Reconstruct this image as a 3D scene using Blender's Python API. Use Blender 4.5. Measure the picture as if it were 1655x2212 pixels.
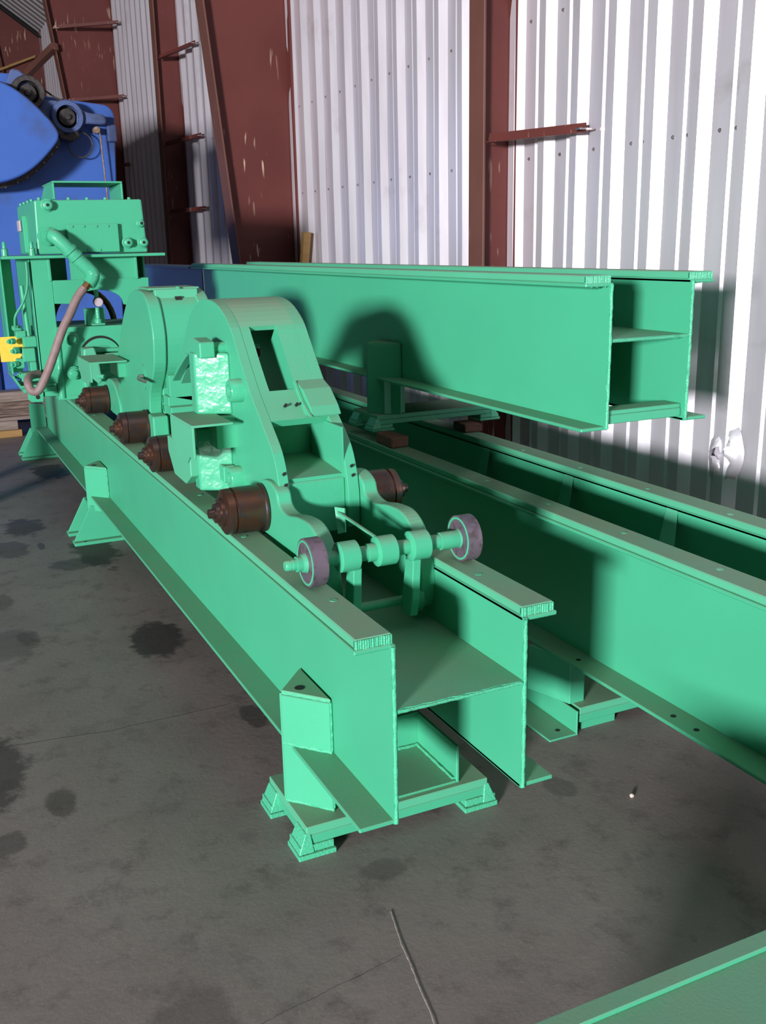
import bpy, bmesh, math, random
from mathutils import Vector, Matrix, noise
random.seed(7)
for o in list(bpy.data.objects): bpy.data.objects.remove(o)
scene = bpy.context.scene
COL = scene.collection
pi = math.pi

# ------------------------------------------------------------------ camera
cam_d = bpy.data.cameras.new('camera'); cam = bpy.data.objects.new('camera', cam_d); COL.objects.link(cam)
F_PX, YAW, PITCH, ROLL = 2143.6, 0.43794759, 0.26388141, -0.021353786
fwd = Vector((math.sin(YAW)*math.cos(PITCH), math.cos(YAW)*math.cos(PITCH), -math.sin(PITCH)))
rt = Vector((math.cos(YAW), -math.sin(YAW), 0)); up = rt.cross(fwd)
r2 = rt*math.cos(ROLL) + up*math.sin(ROLL); u2 = up*math.cos(ROLL) - rt*math.sin(ROLL)
cam.matrix_world = Matrix(((r2.x, u2.x, -fwd.x, 0), (r2.y, u2.y, -fwd.y, 0), (r2.z, u2.z, -fwd.z, 1.5), (0, 0, 0, 1)))
cam_d.sensor_fit = 'VERTICAL'; cam_d.sensor_height = 36; cam_d.lens = F_PX/2212*36; cam_d.clip_start = .02
scene.camera = cam

# ------------------------------------------------------------------ light
world = bpy.data.worlds.new('world'); scene.world = world; world.use_nodes = True
bg = world.node_tree.nodes['Background']; bg.inputs[0].default_value = (1.0, .93, .88, 1); bg.inputs[1].default_value = .026
# daylight coming in low through an open doorway behind and left of the camera
def area(name, loc, target, sx, sy, power, col):
    l = bpy.data.lights.new(name, 'AREA'); l.shape = 'RECTANGLE'; l.size = sx; l.size_y = sy; l.energy = power; l.color = col
    o = bpy.data.objects.new(name, l); COL.objects.link(o); o.location = loc
    o.rotation_euler = (Vector(target)-Vector(loc)).to_track_quat('-Z', 'Y').to_euler(); return o
area('doorway_daylight', (-13.0, -9.7, 2.95), (1.2, 2.4, 1.2), 2.4, 1.6, 6600, (1.0, .975, 1.0))
scene.view_settings.view_transform = 'Standard'; scene.view_settings.look = 'None'
scene.view_settings.exposure = 0.0; scene.view_settings.gamma = 1; scene.view_settings.use_curve_mapping = False

# ------------------------------------------------------------------ materials
def nt(name):
    m = bpy.data.materials.new(name); m.use_nodes = True
    t = m.node_tree; b = t.nodes['Principled BSDF']; return m, t, b
def N(t, kind, **kw):
    n = t.nodes.new(kind)
    for k, v in kw.items(): setattr(n, k, v)
    return n
def ramp(t, src, p0, p1, c0=(0, 0, 0, 1), c1=(1, 1, 1, 1)):
    r = N(t, 'ShaderNodeValToRGB'); e = r.color_ramp.elements
    e[0].position = p0; e[0].color = c0; e[1].position = p1; e[1].color = c1
    t.links.new(src, r.inputs[0]); return r.outputs[0]
def noi(t, vec, scale, detail=3, rough=.5):
    n = N(t, 'ShaderNodeTexNoise'); n.inputs['Scale'].default_value = scale; n.inputs['Detail'].default_value = detail
    n.inputs['Roughness'].default_value = rough
    if vec is not None: t.links.new(vec, n.inputs['Vector'])
    return n.outputs[0]
def mix(t, f, a, b, mode='MIX'):
    m = N(t, 'ShaderNodeMix', data_type='RGBA', blend_type=mode)
    if isinstance(f, (int, float)): m.inputs[0].default_value = f
    else: t.links.new(f, m.inputs[0])
    for s, v in ((6, a), (7, b)):
        if isinstance(v, tuple): m.inputs[s].default_value = v if len(v) == 4 else (*v, 1)
        else: t.links.new(v, m.inputs[s])
    return m.outputs[2]
def mth(t, op, a, b=None, clamp=False):
    m = N(t, 'ShaderNodeMath', operation=op); m.use_clamp = clamp
    for i, v in enumerate((a, b)):
        if v is None: continue
        if isinstance(v, (int, float)): m.inputs[i].default_value = v
        else: t.links.new(v, m.inputs[i])
    return m.outputs[0]
def pos(t, scale=None):
    g = N(t, 'ShaderNodeNewGeometry')
    if scale is None: return g.outputs['Position']
    m = N(t, 'ShaderNodeMapping'); m.inputs['Scale'].default_value = scale
    t.links.new(g.outputs['Position'], m.inputs['Vector']); return m.outputs[0]
def bump(t, b, h, strength, dist=.01):
    n = N(t, 'ShaderNodeBump'); n.inputs['Strength'].default_value = strength; n.inputs['Distance'].default_value = dist
    t.links.new(h, n.inputs['Height']); t.links.new(n.outputs[0], b.inputs['Normal'])

def paint(name, col, dustcol=(.27, .27, .19), dust=.55, rough=.42, bstr=.12, bscale=160, bdist=.002, grime=None):
    m, t, b = nt(name); P = pos(t)
    base = mix(t, ramp(t, noi(t, P, 3.5, 4), .3, .75), tuple(c*.93 for c in col), col)
    if grime: base = mix(t, ramp(t, noi(t, P, 2.2, 6, .65), .52, .72), base, grime)
    g = N(t, 'ShaderNodeNewGeometry'); s = N(t, 'ShaderNodeSeparateXYZ'); t.links.new(g.outputs['Normal'], s.inputs[0])
    upf = ramp(t, s.outputs[2], .55, .95)                                    # dust settles on upward faces
    patch = ramp(t, noi(t, P, 5, 5, .6), .25, .75, (.45, .45, .45, 1), (1, 1, 1, 1))
    f = mth(t, 'MULTIPLY', mth(t, 'MULTIPLY', upf, patch), dust)
    t.links.new(mix(t, f, base, dustcol), b.inputs['Base Color'])
    t.links.new(mth(t, 'ADD', mth(t, 'MULTIPLY', f, .5), rough), b.inputs['Roughness'])
    b.inputs['Specular IOR Level'].default_value = .38
    bump(t, b, noi(t, P, bscale, 2), bstr, bdist)
    return m
GREEN = (.063, .425, .24)
M_green = paint('green_paint', GREEN)
M_cast = paint('green_paint_on_rough_casting', GREEN, rough=.22, bstr=.55, bscale=30, bdist=.007, dust=.5)
M_cut = paint('green_paint_on_flame_cut_edge', (.075, .48, .275), rough=.32, bstr=.6, bscale=160, bdist=.004, dust=.3)
M_dusty = paint('dusty_green_paint', (.09, .44, .26), dustcol=(.30, .27, .19), dust=.66, rough=.5)
M_gloss = paint('glossy_green_paint', GREEN, rough=.2, bstr=.25, bscale=60, bdist=.003, dust=.45)
M_shadegreen = paint('green_paint_in_blue_shade', (.018, .10, .18), dust=.3)  # dark blue puts shadow and blue bounce into the green paint
M_blue = paint('blue_paint', (.055, .145, .50), dustcol=(.20, .20, .25), dust=.6, rough=.42, bstr=.25, bscale=30, grime=(.06, .10, .26))
M_bluedusty = paint('greasy_blue_paint', (.09, .14, .33), dustcol=(.22, .22, .26), dust=.7, rough=.6, grime=(.05, .05, .06))

def rusty(name, c1, c2, c3, rough=.42, metal=.55):
    m, t, b = nt(name); P = pos(t)
    a = mix(t, ramp(t, noi(t, P, 14, 6, .65), .38, .6), c1, c2)
    a = mix(t, ramp(t, noi(t, P, 45, 4), .5, .68), a, c3)
    t.links.new(a, b.inputs['Base Color']); b.inputs['Metallic'].default_value = metal; b.inputs['Roughness'].default_value = rough
    bump(t, b, noi(t, P, 90, 3), .3, .002); return m
M_roller = rusty('brown_oiled_roller_steel', (.080, .058, .054), (.125, .058, .034), (.07, .058, .066), .34, .75)
M_tread = rusty('grey_purple_tyre_steel', (.13, .11, .15), (.17, .13, .17), (.09, .07, .075), .5, .4)
M_grease = rusty('greasy_dark_steel', (.05, .045, .045), (.09, .075, .07), (.03, .028, .03), .55, .3)
M_steel = rusty('bright_worn_steel', (.55, .5, .5), (.4, .3, .27), (.6, .6, .6), .3, .9)
M_rod = rusty('rusty_rod', (.32, .20, .12), (.22, .15, .10), (.4, .33, .3), .6, .2)

def streaky(name, col, scr, z_scale=5):
    m, t, b = nt(name)
    P = pos(t); base = mix(t, ramp(t, noi(t, P, 2.5, 5), .3, .7), tuple(c*.8 for c in col), col)
    s = ramp(t, noi(t, pos(t, (40, 40, z_scale)), 1.0, 2, .4), .645, .70)
    s2 = ramp(t, noi(t, P, 1.6, 2), .48, .62)
    t.links.new(mix(t, mth(t, 'MULTIPLY', s, s2), base, scr), b.inputs['Base Color'])
    b.inputs['Roughness'].default_value = .55; b.inputs['Specular IOR Level'].default_value = .3
    bump(t, b, noi(t, P, 60, 2), .1, .003); return m
M_red = streaky('red_oxide_primer', (.125, .033, .028), (.52, .38, .28))
M_redflange = streaky('worn_red_oxide_flange', (.15, .062, .048), (.36, .24, .17), 3)

def metal_sheet():
    m, t, b = nt('galvanised_sheet'); P = pos(t)
    base = mix(t, ramp(t, noi(t, pos(t, (8, 8, 1.2)), 1, 4), .35, .7), (.66, .62, .68), (.76, .73, .79))
    dirt = ramp(t, noi(t, pos(t, (6, 1.5, 2.5)), 1, 5, .6), .6, .8)
    t.links.new(mix(t, mth(t, 'MULTIPLY', dirt, .5), base, (.33, .29, .25)), b.inputs['Base Color'])
    b.inputs['Metallic'].default_value = .5; b.inputs['Roughness'].default_value = .34
    bump(t, b, noi(t, pos(t, (5, 5, 1.2)), 1, 2), .10, .02); return m
M_sheet = metal_sheet()

def concrete():
    m, t, b = nt('oil_stained_concrete'); P = pos(t)
    c = mix(t, ramp(t, noi(t, P, 1.3, 7, .62), .3, .72), (.185, .157, .145), (.275, .238, .22))
    c = mix(t, ramp(t, noi(t, P, 9, 6, .7), .52, .72), c, (.14, .115, .107))
    c = mix(t, mth(t, 'MULTIPLY', ramp(t, noi(t, P, 120, 2), .55, .7), .35), c, (.30, .265, .25))
    g = N(t, 'ShaderNodeSeparateXYZ'); t.links.new(P, g.inputs[0])
    n1 = mth(t, 'ADD', mth(t, 'MULTIPLY', noi(t, P, 5.5, 4, .6), .6), mth(t, 'MULTIPLY', noi(t, P, 17, 4, .6), .4)); n2 = noi(t, P, 3.0, 3)
    def spot(x, y, rx, ry, dark, w=.75, edge=.25):
        dx = mth(t, 'DIVIDE', mth(t, 'SUBTRACT', g.outputs[0], x), rx); dy = mth(t, 'DIVIDE', mth(t, 'SUBTRACT', g.outputs[1], y), ry)
        d = mth(t, 'SQRT', mth(t, 'ADD', mth(t, 'MULTIPLY', dx, dx), mth(t, 'MULTIPLY', dy, dy)))
        d = mth(t, 'ADD', d, mth(t, 'MULTIPLY', mth(t, 'SUBTRACT', n1, .5), 2.4))
        return mth(t, 'MULTIPLY', ramp(t, d, 1-edge, 1+edge, (1, 1, 1, 1), (0, 0, 0, 1)), w)
    for s in ((.74, 3.73, .13, .20, 0, .82), (.74, 5.07, .12, .35, 0, .8), (.62, 4.9, .16, .12, 0, .55), (.05, 2.92, .13, .27, 0, .7), (.215, 2.645, .045, .08, 0, .55),
              (.78, 7.17, .13, .28, 0, .85), (.87, 2.9, .05, .09, 0, .6), (.45, 5.72, .12, .22, 0, .7), (.34, 5.3, .10, .2, 0, .5), (.28, 3.98, .05, .09, 0, .4), (.22, 4.48, .05, .12, 0, .4), (.06, 2.5, .07, .07, 0, .5), (.49, 5.3, .02, .08, 0, .6),
              (.2, 3.95, .12, .18, 0, .35), (.34, 1.62, .10, .16, 0, .35), (.9, 1.95, .07, .05, 0, .35), (1.51, 2.07, .05, .06, 0, .35)):
        c = mix(t, spot(*s[:5], s[5]), c, (.034, .029, .03))
    def crack(x0, y0, x1, y1, w, wob=.03):
        L = math.hypot(x1-x0, y1-y0); ux, uy = (x1-x0)/L, (y1-y0)/L
        a = mth(t, 'SUBTRACT', g.outputs[0], x0); c2 = mth(t, 'SUBTRACT', g.outputs[1], y0)
        al = mth(t, 'ADD', mth(t, 'MULTIPLY', a, ux), mth(t, 'MULTIPLY', c2, uy))
        pr = mth(t, 'ABSOLUTE', mth(t, 'ADD', mth(t, 'ADD', mth(t, 'MULTIPLY', a, -uy), mth(t, 'MULTIPLY', c2, ux)), mth(t, 'MULTIPLY', mth(t, 'SUBTRACT', n1, .5), wob)))
        inside = mth(t, 'MULTIPLY', mth(t, 'GREATER_THAN', al, 0), mth(t, 'LESS_THAN', al, L))
        return mth(t, 'MULTIPLY', inside, mth(t, 'LESS_THAN', pr, w))
    for s in ((-.3, 3.13, .43, 3.02, .0022), (.43, 3.02, .83, 3.03, .002), (.35, 1.59, .80, 1.66, .0009)):
        c = mix(t, mth(t, 'MULTIPLY', crack(*s), .75), c, (.045, .04, .038))
    t.links.new(c, b.inputs['Base Color'])
    t.links.new(ramp(t, n2, .3, .7, (.5, .5, .5, 1), (.72, .72, .72, 1)), b.inputs['Roughness'])
    b.inputs['Specular IOR Level'].default_value = .25
    bump(t, b, noi(t, P, 45, 5, .65), .25, .004); return m
M_floor = concrete()

def simple(name, col, rough=.6, metal=0, nscale=None, col2=None, emit=None):
    m, t, b = nt(name); b.inputs['Roughness'].default_value = rough; b.inputs['Metallic'].default_value = metal
    if nscale: t.links.new(mix(t, ramp(t, noi(t, pos(t, nscale), 1, 5, .6), .35, .7), col, col2), b.inputs['Base Color'])
    else: b.inputs['Base Color'].default_value = (*col, 1)
    return m
M_hose = simple('grey_brown_rubber_hose', (.21, .14, .135), .6, 0, (25, 25, 25), (.27, .19, .185))
M_fit = simple('rusty_hose_fitting', (.20, .09, .03), .5, .5, (40, 40, 40), (.10, .07, .05))
M_yellow = simple('yellow_tag', (.85, .58, .06), .6, 0, (60, 10, 90), (.80, .50, .05))
M_white = simple('white_dial', (.50, .42, .47), .4)
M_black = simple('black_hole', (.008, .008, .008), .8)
M_wood = simple('weathered_grey_timber', (.17, .13, .11), .8, 0, (4, 50, 50), (.30, .24, .21))
M_bark = simple('dark_split_timber', (.05, .035, .03), .85, 0, (6, 60, 90), (.25, .17, .14))
M_wood2 = simple('yellow_fresh_timber', (.34, .20, .07), .8, 0, (4, 40, 40), (.25, .14, .05))
M_redwood = simple('reddish_wood_block', (.22, .10, .07), .8, 0, (10, 60, 60), (.15, .07, .05))
M_joint = simple('dusty_joint_filler', (.30, .26, .24), .9, 0, (90, 90, 90), (.17, .145, .13))
M_roof = simple('dull_roof_sheet', (.30, .29, .30), .5, .6)
M_cable = simple('green_coated_cable', (.04, .33, .18), .5)

# ------------------------------------------------------------------ mesh tools
KS = .889
def K(p): return Vector((p[0]*KS, p[1]*KS, 1.5-(1.5-p[2])*KS))          # survey frame -> metres
class MB:
    def __init__(s, k=True): s.bm = bmesh.new(); s.k = k
    def face(s, pts):
        try: return s.bm.faces.new([s.bm.verts.new(p) for p in pts])
        except ValueError: return None
    def box(s, x0, x1, y0, y1, z0, z1):
        v = [s.bm.verts.new(p) for p in ((x0, y0, z0), (x1, y0, z0), (x1, y1, z0), (x0, y1, z0), (x0, y0, z1), (x1, y0, z1), (x1, y1, z1), (x0, y1, z1))]
        for f in ((0, 3, 2, 1), (4, 5, 6, 7), (0, 1, 5, 4), (1, 2, 6, 5), (2, 3, 7, 6), (3, 0, 4, 7)): s.bm.faces.new([v[i] for i in f])
        return s
    def prism(s, prof, axis, a, b):
        """extrude a 2-D outline along an axis: X takes (y,z), Y takes (x,z), Z takes (x,y)"""
        mk = {'X': lambda p, t: (t, p[0], p[1]), 'Y': lambda p, t: (p[0], t, p[1]), 'Z': lambda p, t: (p[0], p[1], t)}[axis]
        A = [s.bm.verts.new(mk(p, a)) for p in prof]; B = [s.bm.verts.new(mk(p, b)) for p in prof]
        n = len(prof); s.bm.faces.new(A); s.bm.faces.new(B[::-1])
        for i in range(n): s.bm.faces.new((A[i], B[i], B[(i+1) % n], A[(i+1) % n]))
        return s
    def hull8(s, bot, top):
        v = [s.bm.verts.new(p) for p in bot+top]; n = len(bot)
        s.bm.faces.new(v[:n][::-1]); s.bm.faces.new(v[n:])
        for i in range(n): s.bm.faces.new((v[i], v[(i+1) % n], v[n+(i+1) % n], v[n+i]))
        return s
    def plate(s, pts, th):
        """flat polygon in space given a thickness"""
        P = [Vector(p) for p in pts]; n = (P[1]-P[0]).cross(P[2]-P[0]).normalized()*th
        return s.hull8([tuple(p) for p in P], [tuple(p+n) for p in P])
    def lathe(s, p, d, prof, n=28):
        """profile of (distance along d, radius) spun about the axis through p"""
        p = Vector(p); d = Vector(d).normalized(); a = d.orthogonal().normalized(); b = d.cross(a); rings = []
        for (t, r) in prof:
            rings.append([s.bm.verts.new(p+d*t+(a*math.cos(2*pi*i/n)+b*math.sin(2*pi*i/n))*max(r, .0004)) for i in range(n)])
        for r0, r1 in zip(rings, rings[1:]):
            for i in range(n): s.bm.faces.new((r0[i], r0[(i+1) % n], r1[(i+1) % n], r1[i]))
        s.bm.faces.new(rings[0][::-1]); s.bm.faces.new(rings[-1]); return s
    def cyl(s, p, q, r, n=20):
        p = Vector(p); q = Vector(q); return s.lathe(p, q-p, [(0, r), ((q-p).length, r)], n)
    def tube(s, pts, r, n=12):
        P = [Vector(p) for p in pts]; rings = []; prev = None
        for i, p in enumerate(P):
            d = (P[min(i+1, len(P)-1)]-P[max(i-1, 0)]).normalized()
            a = d.orthogonal() if prev is None else prev-d*prev.dot(d)
            a.normalize(); prev = a; b = d.cross(a); rr = r[i] if isinstance(r, list) else r
            rings.append([s.bm.verts.new(p+(a*math.cos(2*pi*k/n)+b*math.sin(2*pi*k/n))*rr) for k in range(n)])
        for r0, r1 in zip(rings, rings[1:]):
            for i in range(n): s.bm.faces.new((r0[i], r0[(i+1) % n], r1[(i+1) % n], r1[i]))
        s.bm.faces.new(rings[0][::-1]); s.bm.faces.new(rings[-1]); return s
    def nut(s, p, d, r, h):
        p = Vector(p); return s.lathe(p, d, [(0, r), (h*.8, r), (h, r*.85)], 6)
def spline(pts, n=8):
    P = [Vector(p) for p in pts]; P = [P[0]*2-P[1]]+P+[P[-1]*2-P[-2]]; out = []
    for i in range(1, len(P)-2):
        for j in range(n):
            t = j/n; a, b, c, d = P[i-1:i+3]
            out.append(.5*((2*b)+(c-a)*t+(2*a-5*b+4*c-d)*t*t+(3*b-a-3*c+d)*t**3))
    out.append(P[-2]); return out
def curve2(pts, n=5): return [(p.x, p.y) for p in spline([(a, b, 0) for a, b in pts], n)]

def link(name, mb, mat, parent=None, origin=None, smooth=0, bevel=0, kind=None, label=None, seg=1):
    bm = mb.bm
    if mb.k:
        for v in bm.verts: v.co = K(v.co)
    base = Vector(parent['_o']) if parent is not None else Vector(origin or (0, 0, 0))
    bmesh.ops.recalc_face_normals(bm, faces=bm.faces)
    for v in bm.verts: v.co -= base
    me = bpy.data.meshes.new(name); bm.to_mesh(me); bm.free(); me.materials.append(mat)
    o = bpy.data.objects.new(name, me); COL.objects.link(o); o['_o'] = tuple(base)
    if parent is not None: o.parent = parent
    else: o.location = base
    if smooth:
        me.shade_smooth(); me.set_sharp_from_angle(angle=math.radians(smooth))
    if bevel:
        b = o.modifiers.new('edge', 'BEVEL'); b.width = bevel; b.segments = seg; b.limit_method = 'ANGLE'; b.angle_limit = math.radians(35)
    if kind: o['kind'] = kind
    if label: o['label'] = label
    return o
def sub(name, mb, mat, part, **kw):
    """a sub-part: its frame is the part's, which sits at its thing's origin"""
    return link(name, mb, mat, part, **kw)
def thing(name, label, cat, loc, group=None):
    o = bpy.data.objects.new(name, None); COL.objects.link(o); o.location = loc; o['_o'] = tuple(loc); o.empty_display_size = .1
    o['label'] = label; o['category'] = cat
    if group: o['group'] = group
    return o
def tag(o, label, cat, group=None):
    o['label'] = label; o['category'] = cat
    if group: o['group'] = group
    return o
def copy_tree(o, parent=None, dloc=None):
    c = o.copy(); COL.objects.link(c)
    if parent is not None: c.parent = parent
    if dloc is not None: c.location = o.location+Vector(dloc)
    for ch in list(o.children): copy_tree(ch, c)
    return c

# ------------------------------------------------------------------ setting: floor, wall, columns, roof
WX = 3.0
fl = MB(False); n = 1
fl.box(-14, 3.3, -12, 32, -.12, 0)
floor = link('floor', fl, M_floor, kind='structure')
jm = MB(False)
pts = [(.842, 1.80), (.828, 1.745), (.815, 1.69), (.803, 1.62), (.79, 1.56), (.775, 1.47), (.752, 1.38), (.73, 1.28)]
for (a, b), (c, d) in zip(pts, pts[1:]):
    for i in range(6):
        t0, t1 = i/6, (i+1)/6; x0, y0, x1, y1 = a+(c-a)*t0, b+(d-b)*t0, a+(c-a)*t1, b+(d-b)*t1
        w0 = .0035+.003*noise.noise(Vector((x0*50, y0*50, 0))); w1 = .0035+.003*noise.noise(Vector((x1*50, y1*50, 0)))
        jm.hull8([(x0-w0, y0, -.001), (x0+w0, y0, -.001), (x1+w1, y1, -.001), (x1-w1, y1, -.001)],
                 [(x0-w0*.4, y0, .0018), (x0+w0*.4, y0, .0018), (x1+w1*.4, y1, .0018), (x1-w1*.4, y1, .0018)])
link('joint_filler', jm, M_joint, floor, label='pale crumbled filler standing out of the floor joint')

PITCHW = .27
def sheet_profile(y0, y1):
    out = []
    unit = [(0, 0), (.045, -.036), (.098, -.036), (.116, 0), (.150, 0), (.162, -.009), (.170, -.009), (.177, 0)]
    y = math.floor(y0/PITCHW)*PITCHW
    while y < y1:
        for a, b in unit:
            if y0-1e-6 <= y+a <= y1+1e-6: out.append((y+a, b))
        y += PITCHW
    return out
SHW, ZT = .81, 5.6
def wall_sheet_mesh():
    m = MB(False); prof = [(a, b) for a, b in sheet_profile(0, SHW)]
    prof = prof+[(SHW+.012, 0)]
    zs = [-0.02+i*(ZT/14) for i in range(15)]
    front = [[m.bm.verts.new((b+.0015*math.sin(3*z+9*a), a, z)) for a, b in prof] for z in zs]
    back = [[m.bm.verts.new((b+.004, a, z)) for a, b in prof] for z in (zs[0], zs[-1])]
    for r0, r1 in zip(front, front[1:]):
        for i in range(len(prof)-1): m.bm.faces.new((r0[i], r1[i], r1[i+1], r0[i+1]))
    for i in range(len(prof)-1): m.bm.faces.new((back[0][i], back[0][i+1], back[1][i+1], back[1][i]))
    return m
wall = bpy.data.objects.new('wall_right', None); COL.objects.link(wall); wall['kind'] = 'structure'; wall['_o'] = (0, 0, 0); wall.location = (0, 0, 0)
wall['label'] = 'ribbed bare metal sheet wall behind the stacked beams'
first = None; screws0 = None
for i in range(32):
    y = -1.62+i*SHW
    if first is None:
        first = link('sheet', wall_sheet_mesh(), M_sheet, wall); first.location = (WX, y, 0)
        sm = MB(False)
        for z in (.35, 1.905, 2.55, 4.0):
            for j in range(3):
                for yy in (.135, .225): sm.lathe((.001 if yy < .3 else 0, j*PITCHW+yy, z), (-1, 0, 0), [(0, .009), (.003, .009), (.004, .005), (.008, .005)], 8)
        screws0 = link('screw', sm, M_steel, first); screws0['kind'] = 'stuff'
    else:
        c = first.copy(); COL.objects.link(c); c.location = (WX, y, 0)
        s = screws0.copy(); COL.objects.link(s); s.parent = c
# torn bulge low on the near sheets
dm = MB(False); R_, S_ = 9, 22; grid = []
for r in range(R_+1):
    row = []
    for s_ in range(S_):
        a = 2*pi*s_/S_; rad = r/R_; y = 3.035+.095*rad*math.cos(a)*(1+.25*noise.noise(Vector((a, 0, 3)))); z = .625+.14*rad*math.sin(a)-.03*rad*math.cos(a)
        h = .052*(1-rad**1.3)*(1+1.3*noise.noise(Vector((y*22, z*16, 0))))+.022*noise.noise(Vector((y*45, z*30, 5)))*(1-rad*.8)
        row.append(dm.bm.verts.new((WX-.006-max(h, -.004), y, z)))
    grid.append(row)
for r in range(1, R_):
    for s_ in range(S_):
        if r < 3 and s_ in (1, 2, 3, 4): continue
        dm.bm.faces.new((grid[r][s_], grid[r][(s_+1) % S_], grid[r+1][(s_+1) % S_], grid[r+1][s_]))
dent = link('torn_bulge', dm, M_sheet, wall, smooth=50, label='crumpled torn bulge in the sheet with a dark hole')
hm = MB(False); hm.lathe((WX-.034, 3.05, .66), (1, 0, 0), [(0, .024), (.02, .018)], 9); link('hole', hm, M_black, dent)

def web_poly(y, prof, th, m): m.prism(prof, 'Y', y, y+th)
def column(name, y, xin0, xin_slope, zt, wt, fw, label, braces=()):
    """steel portal column: web across the wall, outer flange on the wall, inner flange towards the hall"""
    c = bpy.data.objects.new(name, None); COL.objects.link(c); c['kind'] = 'structure'; c['label'] = label; c['_o'] = (WX, y, 0); c.location = (WX, y, 0)
    xi = lambda z: xin0-xin_slope*z
    link('web', MB(False).prism([(xi(0), 0), (WX-.035, 0), (WX-.035, zt), (xi(zt), zt)], 'Y', y-.006, y+.006), M_red, c)
    link('inner_flange', MB(False).prism([(xi(0)-.014, 0), (xi(0), 0), (xi(zt), zt), (xi(zt)-.014, zt)], 'Y', y-fw/2, y+fw/2), M_redflange, c, bevel=.003)
    link('outer_flange', MB(False).box(WX-.035, WX-.018, y-fw/2, y+fw/2, 0, zt), M_red, c)
    link('base_plate', MB(False).box(xi(0)-.05, WX-.01, y-fw/2-.04, y+fw/2+.04, 0, .02), M_red, c)
    for (z0, z1, dy) in braces:
        a = Vector((xi(z0)+.02, y-fw/2-.005, z0)); e = Vector((WX-.05, y-dy, z1)); d = (e-a).normalized(); s = d.cross(Vector((0, 0, 1))).normalized()
        m = MB(False); u = Vector((0, 0, 1))
        m.hull8([tuple(a), tuple(e), tuple(e+u*.045), tuple(a+u*.045)], [tuple(p+s*.004) for p in (a, e, e+u*.045, a+u*.045)])
        m.hull8([tuple(a), tuple(e), tuple(e+s*.04), tuple(a+s*.04)], [tuple(p+u*.004) for p in (a, e, e+s*.04, a+s*.04)])
        b = link('brace', m, M_red, c)
        nm = MB(False)
        nm.nut(a+u*.02-s*.004, -s, .014, .014); nm.nut(e+u*.02-d*.04-s*.004, -s, .016, .018); nm.box(e.x-.05, e.x+.03, e.y-.02, e.y+.02, e.z+.012, e.z+.02)
        sub('bolt', nm, M_steel, b, label='bright zinc bolts')
    return c
column('steel_column', 4.70, 2.785, -.002, 5.5, .012, .15, 'straight red-brown column nearest the camera, between the ribbed bays', [(1.985, 1.975, .70)])
column('steel_column', 7.95, 2.60, .090, 5.6, .012, .20, 'wide tapered red-brown column with scratched web')
column('steel_column', 11.2, 2.72, -.002, 5.6, .012, .16, 'narrow straight red-brown column behind the wide tapered one', [(3.40, 3.44, .75), (2.55, 2.58, .75), (1.86, 1.87, .75)])
column('steel_column', 14.5, 2.69, .118, 5.6, .012, .22, 'tapered red-brown column rising behind the blue machine', [(4.25, 4.28, 0.55), (3.38, 3.4, .55), (2.55, 2.56, .55)])
column('steel_column', 21.2, 2.80, .115, 5.5, .012, .25, 'farthest red-brown column at the upper left corner')
# haunch and rafter of the farthest frame, and roof sheeting
rf = bpy.data.objects.new('steel_rafter', None); COL.objects.link(rf); rf['kind'] = 'structure'; rf['_o'] = (0, 21.2, 5); rf.location = (0, 21.2, 5); rf['label'] = 'dark red sloping rafter of the farthest frame'
link('web', MB(False).prism([(3.0, 5.35), (-2.0, 8.9), (-2.0, 7.6), (1.9, 4.9), (2.25, 4.5), (2.9, 3.9)], 'Y', 21.19, 21.22), M_red, rf)
link('top_flange', MB(False).prism([(3.0, 5.35), (-2.0, 8.9), (-2.0, 8.93), (3.0, 5.38)], 'Y', 21.05, 21.35), M_black, rf)
link('stiffener', MB(False).prism([(1.85, 4.62), (2.85, 5.02), (2.85, 5.06), (1.85, 4.66)], 'Y', 21.05, 21.19), M_wood2, rf, label='dusty yellowish stiffener on the rafter web')
br = MB(False); a = Vector((2.20, 14.38, 4.05)); e = Vector((1.92, 15.2, 3.82))
br.tube([a, e], .06, 4); brc = link('knee_brace', br, M_redflange, rf)
cm = MB(False); prof = sheet_profile(-4, 27); prof = prof[::1]
A = [(3.06, y, 5.42-b) for y, b in prof]; B = [(-3.0, y, 9.72-b) for y, b in prof]
va = [cm.bm.verts.new(p) for p in A]; vb = [cm.bm.verts.new(p) for p in B]
for i in range(len(va)-1): cm.bm.faces.new((va[i], vb[i], vb[i+1], va[i+1]))
link('ceiling', cm, M_roof, kind='structure')

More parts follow.
